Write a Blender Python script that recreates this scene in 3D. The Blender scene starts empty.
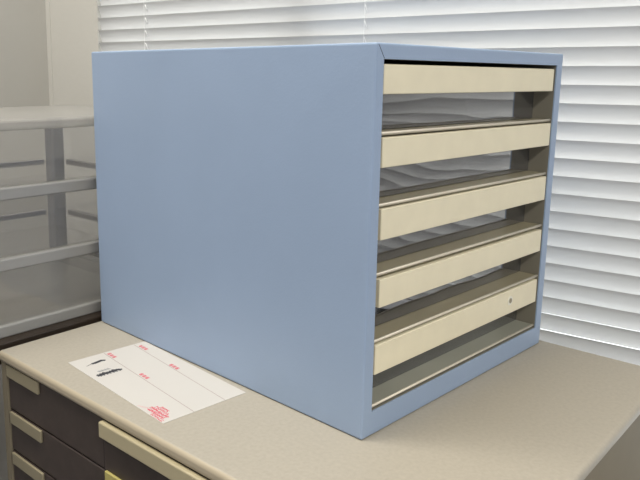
import bpy, bmesh, math, random
from mathutils import Vector, Matrix
random.seed(7)
C = bpy.context.scene.collection
ZT = 0.90                      # height of the paper cabinet's top above the floor
R = math.radians
YW = R(9.31)                   # the room's axes against the letter case
CB = 0.4233                   # blind plane, measured along the room's x axis

# ------------------------------------------------------------------ materials
def nodes(name):
    m = bpy.data.materials.new(name); m.use_nodes = True
    return m, m.node_tree.nodes, m.node_tree.links, m.node_tree.nodes['Principled BSDF']

def mat(name, col, rough=.5, metal=0, spec=.5, vary=.0, scale=30, bump=0, bscale=200, stretch=(1,1,1)):
    m, n, l, b = nodes(name)
    b.inputs['Base Color'].default_value = (*col, 1)
    b.inputs['Roughness'].default_value = rough
    b.inputs['Metallic'].default_value = metal
    b.inputs['Specular IOR Level'].default_value = spec
    tc = n.new('ShaderNodeTexCoord'); mp = n.new('ShaderNodeMapping')
    mp.inputs['Scale'].default_value = stretch
    l.new(tc.outputs['Object'], mp.inputs['Vector'])
    if vary:
        t = n.new('ShaderNodeTexNoise'); t.inputs['Scale'].default_value = scale; t.inputs['Detail'].default_value = 4
        r = n.new('ShaderNodeValToRGB')
        r.color_ramp.elements[0].position = .3; r.color_ramp.elements[1].position = .7
        r.color_ramp.elements[0].color = (*[c*(1-vary) for c in col], 1)
        r.color_ramp.elements[1].color = (*[min(1, c*(1+vary)) for c in col], 1)
        l.new(mp.outputs[0], t.inputs['Vector']); l.new(t.outputs['Fac'], r.inputs[0]); l.new(r.outputs[0], b.inputs['Base Color'])
    if bump:
        t = n.new('ShaderNodeTexNoise'); t.inputs['Scale'].default_value = bscale; t.inputs['Detail'].default_value = 3
        bp = n.new('ShaderNodeBump'); bp.inputs['Strength'].default_value = bump; bp.inputs['Distance'].default_value = .002
        l.new(mp.outputs[0], t.inputs['Vector']); l.new(t.outputs['Fac'], bp.inputs['Height']); l.new(bp.outputs[0], b.inputs['Normal'])
    return m

def clear(name, tint, haze, hazecol, rough=.05, gloss=1.45, bump=0, bscale=12, stretch=(1,1,1), boost=1.0, through=False):
    """thin clear plastic: tinted see-through, a little haze, a Fresnel reflection"""
    m, n, l, b = nodes(name); n.remove(b)
    out = n['Material Output']
    tr = n.new('ShaderNodeBsdfTransparent'); tr.inputs[0].default_value = (*tint, 1)
    di = n.new('ShaderNodeBsdfTranslucent' if through else 'ShaderNodeBsdfDiffuse'); di.inputs[0].default_value = (*hazecol, 1)
    gl = n.new('ShaderNodeBsdfGlossy'); gl.inputs['Roughness'].default_value = rough
    fr = n.new('ShaderNodeFresnel'); fr.inputs['IOR'].default_value = gloss
    m1 = n.new('ShaderNodeMixShader'); m1.inputs[0].default_value = haze
    m2 = n.new('ShaderNodeMixShader')
    l.new(tr.outputs[0], m1.inputs[1]); l.new(di.outputs[0], m1.inputs[2])
    ml = n.new('ShaderNodeMath'); ml.operation = 'MULTIPLY'; ml.inputs[1].default_value = boost; ml.use_clamp = True
    l.new(fr.outputs[0], ml.inputs[0]); l.new(ml.outputs[0], m2.inputs[0])
    l.new(m1.outputs[0], m2.inputs[1]); l.new(gl.outputs[0], m2.inputs[2])
    if bump:
        tc = n.new('ShaderNodeTexCoord'); mp = n.new('ShaderNodeMapping'); mp.inputs['Scale'].default_value = stretch
        t = n.new('ShaderNodeTexNoise'); t.inputs['Scale'].default_value = bscale; t.inputs['Detail'].default_value = 1
        bp = n.new('ShaderNodeBump'); bp.inputs['Strength'].default_value = bump; bp.inputs['Distance'].default_value = .004
        l.new(tc.outputs['Object'], mp.inputs[0]); l.new(mp.outputs[0], t.inputs['Vector'])
        l.new(t.outputs['Fac'], bp.inputs['Height']); l.new(bp.outputs[0], gl.inputs['Normal'])
    l.new(m2.outputs[0], out.inputs[0])
    return m

def translucent(name, col, amount):
    m, n, l, b = nodes(name)
    b.inputs['Base Color'].default_value = (*col, 1); b.inputs['Roughness'].default_value = .45
    tl = n.new('ShaderNodeBsdfTranslucent'); tl.inputs[0].default_value = (*col, 1)
    mx = n.new('ShaderNodeMixShader'); mx.inputs[0].default_value = amount
    l.new(b.outputs[0], mx.inputs[1]); l.new(tl.outputs[0], mx.inputs[2]); l.new(mx.outputs[0], n['Material Output'].inputs[0])
    return m

M = dict(
    blue   = mat('blue_enamel', (.295, .385, .535), .38, vary=.025, scale=9, bump=.06, bscale=500),
    inner  = mat('case_inside', (.20, .185, .145), .5),
    shelf  = mat('shelf_metal', (.33, .295, .20), .32, vary=.10, scale=14),
    base   = mat('base_metal', (.34, .345, .29), .32, vary=.08, scale=14),
    chrome = mat('bright_edge', (.70, .65, .54), .42, metal=.25),
    strip  = mat('cream_strip', (.79, .725, .54), .45, vary=.03, scale=40),
    pane   = clear('smoky_plastic', (.30, .30, .31), .42, (.16, .16, .168), .035, 1.5, bump=.8, bscale=9, stretch=(.8,1,1.4), boost=3.7),
    tray   = clear('clear_tray', (.80, .80, .80), .15, (.3, .3, .3), .08),
    rubber = mat('rubber', (.02, .02, .02), .7),
    seam   = mat('dark_seam', (.03, .035, .05), .7),
    mark   = mat('pale_mark', (.80, .77, .66), .4),
    top    = mat('cabinet_top', (.395, .358, .292), .55, vary=.05, scale=260, bump=.05, bscale=700),
    edge   = mat('edge_band', (.43, .37, .27), .45),
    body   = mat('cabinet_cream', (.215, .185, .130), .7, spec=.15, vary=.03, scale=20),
    dark   = mat('dark_drawer', (.052, .038, .033), .45, vary=.15, scale=60),
    plate  = mat('label_plate', (.27, .235, .155), .45),  # cream plates; the shade below the top's lip is mixed into this colour
    yellow = mat('yellow_plate', (.44, .38, .13), .5),
    pull   = mat('cream_pull', (.43, .375, .24), .42),
    card   = mat('card_paper', (.565, .54, .50), .6),
    red    = mat('red_ink', (.62, .10, .14), .6),
    pink   = mat('pale_red_ink', (.66, .36, .36), .6),
    black  = mat('black_ink', (.04, .04, .045), .6),
    grey   = mat('grey_ink', (.25, .26, .26), .6),
    rule   = mat('ruled_ink', (.36, .28, .26), .6),
    frost  = mat('grey_plastic', (.31, .303, .285), .35, vary=.03, scale=20),
    frostd = mat('grey_plastic_post', (.33, .325, .33), .4),
    pclear = clear('clear_drawer', (.996, .995, .994), .015, (.7, .68, .66), .06, 1.45, bump=.35, bscale=7, stretch=(.6, 1, 2), boost=.22),
    pbody  = clear('clear_side', (1, 1, 1), .12, (.97, .97, .97), .15, 1.3, boost=.15, through=True),
    ppane  = clear('hazy_pane', (.995, .993, .99), .035, (.75, .73, .70), .06, 1.45, bump=.5, bscale=7, stretch=(.6, 1, 2), boost=.8),
    ptop   = clear('grey_top', (.97, .97, .96), .42, (.47, .455, .425), .3, 1.4, boost=.5),
    wood   = mat('dark_wood', (.030, .020, .013), .5, vary=.25, scale=6, stretch=(1, 8, 8)),
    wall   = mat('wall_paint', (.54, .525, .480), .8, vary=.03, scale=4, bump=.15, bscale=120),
    wallb  = mat('wall_paint_shaded', (.46, .445, .405), .8, vary=.03, scale=4, bump=.15, bscale=120),  # same paint as wall, colour darkened to stand for the dimmer light
    ceil   = mat('ceiling_paint', (.75, .74, .70), .9),
    floor  = mat('carpet', (.13, .13, .17), .95, vary=.25, scale=300, bump=.4, bscale=500),
    slat   = translucent('slat_white', (.76, .762, .755), .15),
    white  = mat('white_cord_and_glint', (.92, .92, .92), .5),
    rail   = translucent('rail_white', (.84, .85, .89), .35),
    alu    = mat('window_frame', (.40, .40, .40), .4, metal=.3),
    glass  = clear('window_glass', (.96, .97, .97), .0, (.5, .5, .5), .0, 1.45),
)

# ------------------------------------------------------------------ helpers
def box(bm, a, b, mi=0, bev=0, seg=2):
    x0, y0, z0 = a; x1, y1, z1 = b
    vs = [bm.verts.new(p) for p in ((x0,y0,z0),(x1,y0,z0),(x1,y1,z0),(x0,y1,z0),(x0,y0,z1),(x1,y0,z1),(x1,y1,z1),(x0,y1,z1))]
    fs = [bm.faces.new([vs[i] for i in q]) for q in ((0,3,2,1),(4,5,6,7),(0,1,5,4),(1,2,6,5),(2,3,7,6),(3,0,4,7))]
    for f in fs: f.material_index = mi
    if bev:
        es = list({e for f in fs for e in f.edges})
        r = bmesh.ops.bevel(bm, geom=es, offset=bev, segments=seg, affect='EDGES', profile=.5, clamp_overlap=True)
        for f in r['faces']: f.material_index = mi; f.smooth = True
    return vs

def cyl(bm, p, q, r, n=16, mi=0):
    p, q = Vector(p), Vector(q); d = q-p
    rot = d.to_track_quat('Z', 'Y').to_matrix().to_4x4()
    res = bmesh.ops.create_cone(bm, cap_ends=True, segments=n, radius1=r, radius2=r, depth=d.length, matrix=Matrix.Translation((p+q)/2) @ rot)
    for v in res['verts']:
        for f in v.link_faces: f.material_index = mi; f.smooth = len(f.verts) == 4

def prism(bm, pts, z0, z1, bev=0, seg=3, mi=0):
    lo = [bm.verts.new((x, y, z0)) for x, y in pts]; hi = [bm.verts.new((x, y, z1)) for x, y in pts]
    n = len(pts); fs = [bm.faces.new(hi), bm.faces.new(lo[::-1])]
    for i in range(n):
        j = (i+1) % n; fs.append(bm.faces.new((lo[i], lo[j], hi[j], hi[i])))
    for f in fs: f.material_index = mi
    if bev:
        es = list({e for f in fs for e in f.edges})
        r = bmesh.ops.bevel(bm, geom=es, offset=bev, segments=seg, affect='EDGES', profile=.5)
        for f in r['faces']: f.smooth = True; f.material_index = mi

def obj(name, bm, mats, parent=None, loc=(0,0,0), rz=0):
    bmesh.ops.recalc_face_normals(bm, faces=bm.faces) if not bm.faces or True else None
    me = bpy.data.meshes.new(name); bm.to_mesh(me); bm.free()
    for m in (mats if isinstance(mats, (list, tuple)) else [mats]): me.materials.append(m)
    o = bpy.data.objects.new(name, me); C.objects.link(o)
    o.location = loc; o.rotation_euler = (0, 0, rz)
    if parent: o.parent = parent
    return o

def thing(name, label, cat, loc=(0,0,0), rz=0, group=None):
    o = bpy.data.objects.new(name, None); C.objects.link(o); o.empty_display_size = .05
    o.location = loc; o.rotation_euler = (0, 0, rz); o['label'] = label; o['category'] = cat
    if group: o['group'] = group
    return o

def struct(name, bm, mats, loc=(0,0,0), rz=0):
    o = obj(name, bm, mats, None, loc, rz); o['kind'] = 'structure'; return o

# ------------------------------------------------------------------ the room
ZC = 2.55
B = bmesh.new
b = B(); box(b, (-4.0, -4.5, -.06), (1.2, 1.6, 0)); struct('floor', b, M['floor'], rz=YW)
b = B(); box(b, (-4.0, -4.5, ZC), (CB+.16, 1.06, ZC+.06)); struct('ceiling', b, M['ceil'], rz=YW)
W0, W1, S0, S1 = -1.40, .8135, ZT-.26, ZT+1.02          # window opening
xw = CB+.0045
b = B()
box(b, (xw, W1, 0), (xw+.16, .9673+.1, ZC)); box(b, (xw, -4.5, 0), (xw+.16, W0, ZC))
box(b, (xw, W0, 0), (xw+.16, W1, S0)); box(b, (xw, W0, S1), (xw+.16, W1, ZC))
struct('wall_right', b, M['wall'], rz=YW)
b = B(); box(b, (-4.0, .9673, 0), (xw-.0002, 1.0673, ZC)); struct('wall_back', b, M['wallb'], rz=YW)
b = B(); box(b, (xw-.0015, .955, .08), (xw, .9672, ZC)); struct('trim_1', b, M['wall'], rz=YW)
b = B(); box(b, (-4.0, .957, 0), (xw-.003, .9672, .08)); struct('baseboard_back', b, M['frost'], rz=YW)

b = B()                                                   # window frame with mullions, behind the blind
f0, f1 = xw+.045, xw+.095
for (ya, yb, za, zb) in ((W0, W1, S0, S0+.045), (W0, W1, S1-.045, S1), (W0, W0+.045, S0+.045, S1-.045), (W1-.02, W1, S0+.045, S1-.045),
                         (.332, .384, S0+.045, S1-.045), (-.52, -.472, S0+.045, S1-.045)):
    box(b, (f0, ya, za), (f1, yb, zb), bev=.002)
wf = struct('window_1', b, M['alu'], rz=YW)
b = B(); box(b, (f0+.022, W0+.04, S0+.04), (f0+.027, W1-.015, S1-.04)); obj('glass_pane', b, M['glass'], wf)

# ------------------------------------------------------------------ venetian blind
bl = thing('venetian_blind', 'white venetian blind with closed slats covering the whole window', 'blind', (0,0,ZT), YW)
Z0, PT = .38670, .022299
wl, wr = .8085, W0+.006
b = B()
for i in range(-27, 19):
    z = Z0-i*PT
    prof = []
    for k in range(7):
        t = k/6; bow = .0020*4*t*(1-t)
        prof.append((CB + .0103*t + bow*.9, z - .0253*t + bow*.38))
    rows = [[b.verts.new((x, y, zz)) for x, zz in prof] for y in (wr, wl)]
    for k in range(6):
        f = b.faces.new((rows[0][k], rows[0][k+1], rows[1][k+1], rows[1][k])); f.smooth = True
obj('slats', b, M['slat'], bl)
b = B(); box(b, (CB-.002, wr, -.062), (CB+.0080, wl, -.0405), bev=.002); obj('bottom_rail', b, M['rail'], bl)
b = B(); box(b, (CB-.002, wr, .983), (CB+.024, wl, 1.018), bev=.002); obj('head_rail', b, M['rail'], bl)
for w in (.682, .2409, -.200, -.641, -1.082):
    b = B()
    cyl(b, (CB-.0022, w, -.04), (CB-.0022, w, .985), .00035, 6)
    for i in range(-27, 19):
        z = Z0-i*PT
        cyl(b, (CB+.0012, w+.0012, z-.0035), (CB+.0050, w-.0016, z-.0150), .0009 if w > .6 else .0004, 6)  # white dashes painted in for daylight showing through the cord holes
    obj('ladder_cord_and_glints', b, M['white'], bl)

# ------------------------------------------------------------------ paper cabinet the case stands on
cab = thing('paper_cabinet', 'beige cabinet of dark drawers under the blue letter case', 'cabinet', (0,0,ZT))
FL, FR, BR, BL = Vector((-.1110, -.1605)), Vector((.3565, -.1315)), Vector((.3223, .4310)), Vector((-.1400, .4030))
ctr = (FL+FR+BR+BL)/4
quad = [FL, FR, BR, BL]
b = B(); prism(b, quad, -.0125, 0, bev=.0045, seg=4)
b.normal_update()
for f in b.faces:
    if f.normal.z < .93 and f.normal.x < -.25: f.material_index = 1
obj('cabinet_top', b, [M['top'], M['edge']], cab)
ins = [q + (ctr-q).normalized()*.004 for q in quad]
YC = math.atan2((BL-FL).y, (BL-FL).x) - math.pi/2       # yaw of the drawer face
def face(v, d, z):                                      # v metres along the drawer face from its back end, d metres out of it
    e = (FL-BL).normalized(); o = Vector((-e.y, e.x)); o = o if o.x < 0 else -o
    p = BL + e*v + o*d; return (p.x, p.y, z)
LV = (FL-BL).length
# carcass: side panels, back, posts and dividers, each standing from the plinth to the top
def slab(bm, v0, v1, d0, d1, z0, z1, bev=0, mi=0):
    pts = [face(v0, d0, 0)[:2], face(v1, d0, 0)[:2], face(v1, d1, 0)[:2], face(v0, d1, 0)[:2]]
    prism(bm, pts, z0, z1, bev=bev, mi=mi)
zb = -ZT+.06
DEP = .36
b = B()
pp = [face(.0035, -.003, 0)[:2], face(LV-.0035, -.003, 0)[:2]]
lowq = [Vector(pp[0]), Vector(pp[1]), FR+Vector((-.004, .004)), BR+Vector((-.004, -.004))]
prism(b, [Vector(face(.0035, -.030, 0)[:2]), Vector(face(LV-.0035, -.030, 0)[:2]), lowq[2], lowq[3]], zb, -.0125)
slab(b, .0035, .0135, -.030, -.0025, zb, -.0125)
slab(b, LV-.0135, LV-.0035, -.030, -.0025, zb, -.0125)
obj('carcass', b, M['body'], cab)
b = B(); prism(b, [q + (ctr-q).normalized()*.02 for q in quad], -ZT, zb); obj('plinth', b, M['dark'], cab)
cols = [(.0145, .1965), (.1975, .3700), (.3710, LV-.0145)]
PR = .0495
def drawer(v0, v1, k, out, style):
    z1 = -.0128-(k*PR+.0050 if k else 0); z0 = -.0128-(k+1)*PR-.0050+.0016
    b = B(); slab(b, v0, v1, -.0295, -.0045+out, z0, z1, bev=.0012)
    d = obj('drawer', b, M['dark'], cab)
    if style == 'plate':
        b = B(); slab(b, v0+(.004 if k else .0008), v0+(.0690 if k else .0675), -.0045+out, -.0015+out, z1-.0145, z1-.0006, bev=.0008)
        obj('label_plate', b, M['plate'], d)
    elif style == 'pull':
        b = B(); slab(b, v0+.001, v1-.001, -.0045+out, .0020+out, z1-.0165, z1-.0006, bev=.0015)
        o = obj('pull_bar', b, M['pull'], d); o['label'] = 'long cream pull bar'
    else:
        b = B(); slab(b, v0+.004, v0+.065, -.0045+out, -.0015+out, z1-.0105, z1+.0035, bev=.0008)
        o = obj('label_plate', b, M['yellow'], d); o['label'] = 'yellow label plate'
for ci, (v0, v1) in enumerate(cols):
    for k in range(15):
        st, out = 'plate', 0.0
        if ci == 1 and k == 0: st, out = 'pull', .001
        if ci == 1 and k == 1: st, out = 'yellow', .001
        drawer(v0, v1, k, out, st)

# ------------------------------------------------------------------ blue letter case
W, D, H = .3365, .4116, .3310
case = thing('letter_case', 'pale blue steel letter case with five cream-fronted drawers', 'letter case', (0,0,ZT))
x0, x1, z0, z1 = .0117, .3205, .0225, .3186
b = B()
zf = .0004
o8 = [b.verts.new(p) for p in ((-.001,0,zf),(W,0,zf),(W,D-.006,zf),(-.004,D-.006,zf),(-.001,0,H),(W,0,H),(W,D+.004,H),(-.001,D+.004,H))]
outer = [b.faces.new([o8[i] for i in q]) for q in ((0,3,2,1),(4,5,6,7),(1,2,6,5),(2,3,7,6),(3,0,4,7))]
fr = [b.verts.new(p) for p in ((x0,0,z0),(x1,0,z0),(x1,0,z1),(x0,0,z1))]
oc = [o8[0], o8[1], o8[5], o8[4]]
for i in range(4):
    j = (i+1) % 4; outer.append(b.faces.new((oc[i], oc[j], fr[j], fr[i])))
fr[3].co.x = .0088
lp = [b.verts.new((v.co.x, .0015, v.co.z)) for v in fr]
bk = [b.verts.new((v.co.x, D-.018, v.co.z)) for v in fr]
for i in range(4):
    j = (i+1) % 4
    b.faces.new((fr[i], fr[j], lp[j], lp[i]))
    f = b.faces.new((lp[i], lp[j], bk[j], bk[i])); f.material_index = 1
f = b.faces.new(bk); f.material_index = 1
es = [e for e in b.edges if set(e.verts) == {o8[1], o8[5]}]
bmesh.ops.bevel(b, geom=es, offset=.0050, segments=5, affect='EDGES', profile=.5)
es = [e for e in b.edges if len(e.link_faces) == 2 and e.calc_face_angle() > .8 and all(max(abs(v.co.x-W/2)-W/2, abs(v.co.z-H/2)-H/2) > -.0062 for v in e.verts)
      and not any(f.material_index == 1 for f in e.link_faces) and not all(.0012 < v.co.x < W-.012 and z0-.001 < v.co.z < z1+.001 for v in e.verts)]
bmesh.ops.bevel(b, geom=es, offset=.0018, segments=3, affect='EDGES', profile=.5, clamp_overlap=True)
obj('body', b, [M['blue'], M['inner']], case)
for (fx, fy) in ((.022, .022), (W-.022, .022), (.022, D-.022), (W-.022, D-.022)):
    b = B(); cyl(b, (fx, fy, 0), (fx, fy, zf+.0005), .010, 20); obj('foot', b, M['rubber'], case)
b = B()                                                   # mitred joint of the front frame, top corner
q = [Vector((.0012, -.00015, H-.0012)), Vector((.0093, -.00015, z1+.0004))]
dv = (q[1]-q[0]).normalized(); nn = Vector((dv.z, 0, -dv.x))*.00022
b.faces.new([b.verts.new(v) for v in (q[0]-nn, q[1]-nn, q[1]+nn, q[0]+nn)])
r = bmesh.ops.extrude_face_region(b, geom=b.faces[:]); 
for v in [g for g in r['geom'] if isinstance(g, bmesh.types.BMVert)]: v.co.y += .0003
obj('mitre_joint', b, M['seam'], case)
shz = [.0262, .0850, .1437, .2024, .2611]
for k, s in enumerate(shz):
    b = B()
    box(b, (x0+.0002, .003 if k else .004, s-.0026), (x1-.0002, D-.019, s-.0004))
    sh = obj('shelf', b, M['shelf' if k else 'base'], case)
    b = B(); cyl(b, (x0+.001, .0035, s-.0009), (x1-.001, .0035, s-.0009), .0013, 12)
    o = obj('front_edge', b, M['chrome'], sh); o['label'] = 'bright rolled front edge'
strips = [(.0158, .3180, .0540, .0806), (.0182, .3190, .1132, .1380), (.0164, .3195, .1717, .1982), (.0140, .3198, .2322, .2568), (.0122, .3175, .2912, .3147)]
for k, (a, c, zl, zh) in enumerate(strips):
    s = shz[k]; yp = .0235
    b = B()
    box(b, (x0+.004, yp+.002, s), (x1-.003, D-.035, s+.002))
    box(b, (x0+.004, yp+.002, s+.002), (x0+.006, D-.035, zh-.006)); box(b, (x1-.005, yp+.002, s+.002), (x1-.003, D-.035, zh-.006))
    box(b, (x0+.006, D-.037, s+.002), (x1-.005, D-.035, zh-.006))
    d = obj('drawer', b, M['tray'], case)
    b = B(); box(b, (x0+.0025, yp, s+.0002), (x1-.0004, yp+.002, zh-.001)); o = obj('front_pane', b, M['pane'], d); o['label'] = 'smoky see-through front pane'
    b = B(); box(b, (a, .0015, zl), (c, yp, zh), bev=.0008)
    for v in b.verts:                                     # the strip's top slopes up a little towards the back
        if v.co.z > zh-.0009 and v.co.y > .01: v.co.z += .0012
    o = obj('handle_strip', b, M['strip'], d); o['label'] = 'cream handle strip'
    if k == 0:
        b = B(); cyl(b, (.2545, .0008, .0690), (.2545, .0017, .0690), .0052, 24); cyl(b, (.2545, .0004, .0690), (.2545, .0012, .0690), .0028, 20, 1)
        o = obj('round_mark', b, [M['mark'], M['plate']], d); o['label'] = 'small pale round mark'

# ------------------------------------------------------------------ card on the cabinet top
card = thing('paper_card', 'white printed card with red stamp lying beside the blue letter case', 'card', (-.10647, .13858, ZT), 0)
ang = R(87.9); e1 = Vector((math.cos(ang), math.sin(ang))); e2 = Vector((e1.y, -e1.x))
T = .0004
def cp(a, c): v = e1*a + e2*c; return (v.x, v.y)
L, CW = .1787, .0975
b = B(); prism(b, [cp(0,0), cp(0,CW), cp(L,CW), cp(L,0)], .00005, T); obj('sheet', b, M['card'], card)
def stroke(bm, pts, w, mi=0):
    for (p, q) in zip(pts, pts[1:]):
        p, q = Vector(cp(*p)), Vector(cp(*q)); d = q-p
        if d.length < 1e-6: continue
        d.normalize(); nn = Vector((-d.y, d.x))*w/2; p = p-d*w*.3; q = q+d*w*.3
        z = T+.00005+random.random()*.00003
        f = bm.faces.new([bm.verts.new((v.x, v.y, z)) for v in (p-nn, q-nn, q+nn, p+nn)]); f.material_index = mi
b = B()
stroke(b, [(.1765, .0425), (.0005, .0345)], .0007); stroke(b, [(.1765, .0815), (.0005, .0715)], .0007)
obj('ruled_line', b, M['rule'], card)
def glyph(bm, a, c, s, w, mi=0):
    for k in range(3): stroke(bm, [(a, c+s*(.15+.35*k)), (a-s*.85, c+s*(.15+.35*k))], w, mi)
    stroke(bm, [(a-s*.42, c), (a-s*.42, c+s)], w, mi); stroke(bm, [(a-s*.1, c+s*.9), (a-s*.1, c+s*.2)], w, mi); stroke(bm, [(a-s*.8, c), (a-s*.6, c+s*.6)], w, mi)
b = B()
for (a, c) in ((.1735, .0440), (.1705, .0830), (.1040, .0785), (.1040, .0410)):
    b = B(); glyph(b, a, c, .0046, .0008); glyph(b, a-.0056, c-.0002, .0046, .0008); glyph(b, a-.0112, c-.0004, .0046, .0008); obj('red_lettering', b, M['red'], card)

b = B()
stroke(b, [(.1568, .0105), (.1590, .0165), (.1585, .0190)], .0009)
stroke(b, [(.1590, .0185), (.1612, .0300), (.1592, .0330)], .0036); stroke(b, [(.1575, .0210), (.1598, .0320)], .0014)
stroke(b, [(.1605, .0235), (.1580, .0245)], .0010)
for k in range(7):
    c = .0075+.0037*k; stroke(b, [(.1290+.0010*(k % 3), c), (.1268+.0009*(k % 2), c+.0045)], .0034)
    stroke(b, [(.1305, c+.001), (.1245, c+.0022)], .0016)
stroke(b, [(.1262, .0070), (.1292, .0330)], .0018)
for k in range(4):
    c = .0125+.0035*k; stroke(b, [(.1375, c), (.1352, c+.003)], .0014, 1); stroke(b, [(.1385, c+.002), (.1345, c+.001)], .0009, 1)
obj('handwriting', b, [M['black'], M['grey']], card)
b = B()
for (c, a0, a1) in ((.0008, .0215, .0050), (.0042, .0310, .0075), (.0080, .0335, .0085), (.0118, .0310, .0110), (.0150, .0270, .0165)):
    a = a0
    while a > a1:
        s = .0030
        stroke(b, [(a, c), (a, c+s)], .0008); stroke(b, [(a, c+s*random.random()), (a-.0022, c+s*random.random())], .0008)
        if random.random() < .6: stroke(b, [(a, c+s), (a-.0018, c+s)], .0007)
        a -= .0031
for k in range(4): stroke(b, [(.0440-.0026*k, .0015+.0010*k), (.0425-.0026*k, .0035+.0012*k)], .0008, 1)
stroke(b, [(.0330, .0055), (.0080, .0055)], .0009); stroke(b, [(.0325, .0098), (.0090, .0098)], .0009)
obj('red_stamp', b, [M['red'], M['pink']], card)

# ------------------------------------------------------------------ clear plastic drawer unit behind
YD = R(3.5)
un = thing('plastic_drawer_unit', 'grey and clear plastic drawer unit behind the cabinet by the wall corner', 'drawer unit', (0,0,ZT), YD)
ua, ub, va, vb = -.205, .200, .4440, .7330
b = B(); box(b, (ua, va-.003, .2405), (ub, vb+.003, .2535), bev=.004, seg=3)
obj('top_panel', b, M['ptop'], un)
for (u0, v0) in ((ua+.004, va+.012), (.150, va+.012), (ua+.004, vb-.035), (.1405, vb-.035)):
    b = B(); box(b, (u0, v0, .002), (u0+.023, v0+.024, .2405), bev=.004); obj('corner_post', b, M['frostd'], un)
b = B(); box(b, (ua+.003, va+.010, -.0005), (ub-.003, vb, .004), bev=.001); obj('base', b, M['frost'], un)
tiers = [-.0010, .0785, .1615]
tops = [.0770, .1600, .2395]
for u in (ua+.0015, .1750):
    b = B(); box(b, (u, va+.010, .004), (u+.0015, vb-.003, .2405)); obj('side_panel', b, M['pbody'], un)
for z in tiers[1:]:
    for s in (0, 1):
        u = (ua+.0035, .1640)[s]
        b = B(); box(b, (u, va+.045, z-.002), (u+.010, vb-.036, z+.006), bev=.001); obj('runner', b, M['frostd'], un)
    b = B(); box(b, (ua+.037, vb-.012, z-.002), (.139, vb-.003, z+.006), bev=.001); obj('cross_rail', b, M['frostd'], un)
for z, t in zip(tiers, tops):
    zf0 = z+.0045
    b = B()
    L0, L1, V0, V1 = ua+.016, .137, va+.0475, vb-.040
    box(b, (L0, V0, zf0), (L1, V1, zf0+.0015)); box(b, (L0, V0, zf0+.0015), (L0+.0015, V1, t-.012)); box(b, (L1-.0015, V0, zf0+.0015), (L1, V1, t-.012))
    box(b, (L0+.0015, V1-.0015, zf0+.0015), (L1-.0015, V1, t-.012))
    d = obj('drawer', b, M['pclear'], un)
    b = B(); box(b, (ua+.002, va+.003, z+.013), (ub-.002, va+.005, t+.0012)); obj('front_pane', b, M['ppane'], d)
    b = B(); box(b, (ua, va-.003, z), (ub, va+.0095, z+.0150), bev=.0022, seg=3)
    obj('front_rail', b, M['frost'], d)

tb = thing('side_table', 'dark brown table under the grey plastic drawer unit', 'table', (0,0,0), YD)
b = B(); box(b, (-.42, .426, ZT-.026), (.262, .785, ZT-.0006), bev=.002); obj('table_top', b, M['wood'], tb)
for (u, v) in ((-.40, .47), (.215, .47), (-.40, .735), (.215, .735)):
    b = B(); box(b, (u, v, 0), (u+.035, v+.035, ZT-.026), bev=.002); obj('leg', b, M['wood'], tb)

# ------------------------------------------------------------------ light
w = bpy.data.worlds.new('World'); bpy.context.scene.world = w; w.use_nodes = True
n, l = w.node_tree.nodes, w.node_tree.links
bg = n['Background']; tc = n.new('ShaderNodeTexCoord')
dt = n.new('ShaderNodeVectorMath'); dt.operation = 'DOT_PRODUCT'; dt.inputs[1].default_value = (math.cos(YW), math.sin(YW), .25)
mr = n.new('ShaderNodeMapRange'); mr.inputs[1].default_value = -.05; mr.inputs[2].default_value = .55
rp = n.new('ShaderNodeMixRGB'); rp.inputs[1].default_value = (.68, .68, .69, 1); rp.inputs[2].default_value = (3.0, 3.07, 3.12, 1)
l.new(tc.outputs['Generated'], dt.inputs[0]); l.new(dt.outputs['Value'], mr.inputs[0]); l.new(mr.outputs[0], rp.inputs[0]); l.new(rp.outputs[0], bg.inputs[0])
def lamp(name, x, y, e, sx=1.2, sy=.30, col=(1, .965, .90)):
    d = bpy.data.lights.new(name, 'AREA'); d.shape = 'RECTANGLE'; d.size = sx; d.size_y = sy; d.energy = e; d.color = col
    o = bpy.data.objects.new(name, d); C.objects.link(o); o.location = (x, y, ZC-.04); o.rotation_euler = (0, 0, YW)
lamp('ceiling_lamp', -.50, .50, 30, sx=.30, sy=1.2)
lamp('front_fill_light', -.80, -1.5, 40)  # added unseen fill light to brighten the front faces

# ------------------------------------------------------------------ camera
cd = bpy.data.cameras.new('camera'); cam = bpy.data.objects.new('camera', cd); C.objects.link(cam)
f, yaw, pit, roll = 712.3546, .761622, .1794195, .0090314
cd.sensor_fit = 'HORIZONTAL'; cd.sensor_width = 36; cd.lens = f*36/640
cd.shift_x = 68.135/640; cd.shift_y = -35.019/640
F = Vector((math.sin(yaw)*math.cos(pit), math.cos(yaw)*math.cos(pit), -math.sin(pit)))
r_ = Vector((math.cos(yaw), -math.sin(yaw), 0)); u_ = r_.cross(F)
rr = math.cos(roll)*r_ + math.sin(roll)*u_; uu = -math.sin(roll)*r_ + math.cos(roll)*u_
m = Matrix((rr, uu, -F)).transposed().to_4x4(); m.translation = Vector((-.4558805, -.3395663, .3047330+ZT))
cam.matrix_world = m; cd.clip_start = .02
sc = bpy.context.scene; sc.camera = cam
sc.cycles.transparent_max_bounces = 40
sc.view_settings.view_transform = 'Standard'; sc.view_settings.look = 'None'; sc.view_settings.exposure = .04; sc.view_settings.gamma = 1
sc.view_settings.use_curve_mapping = False
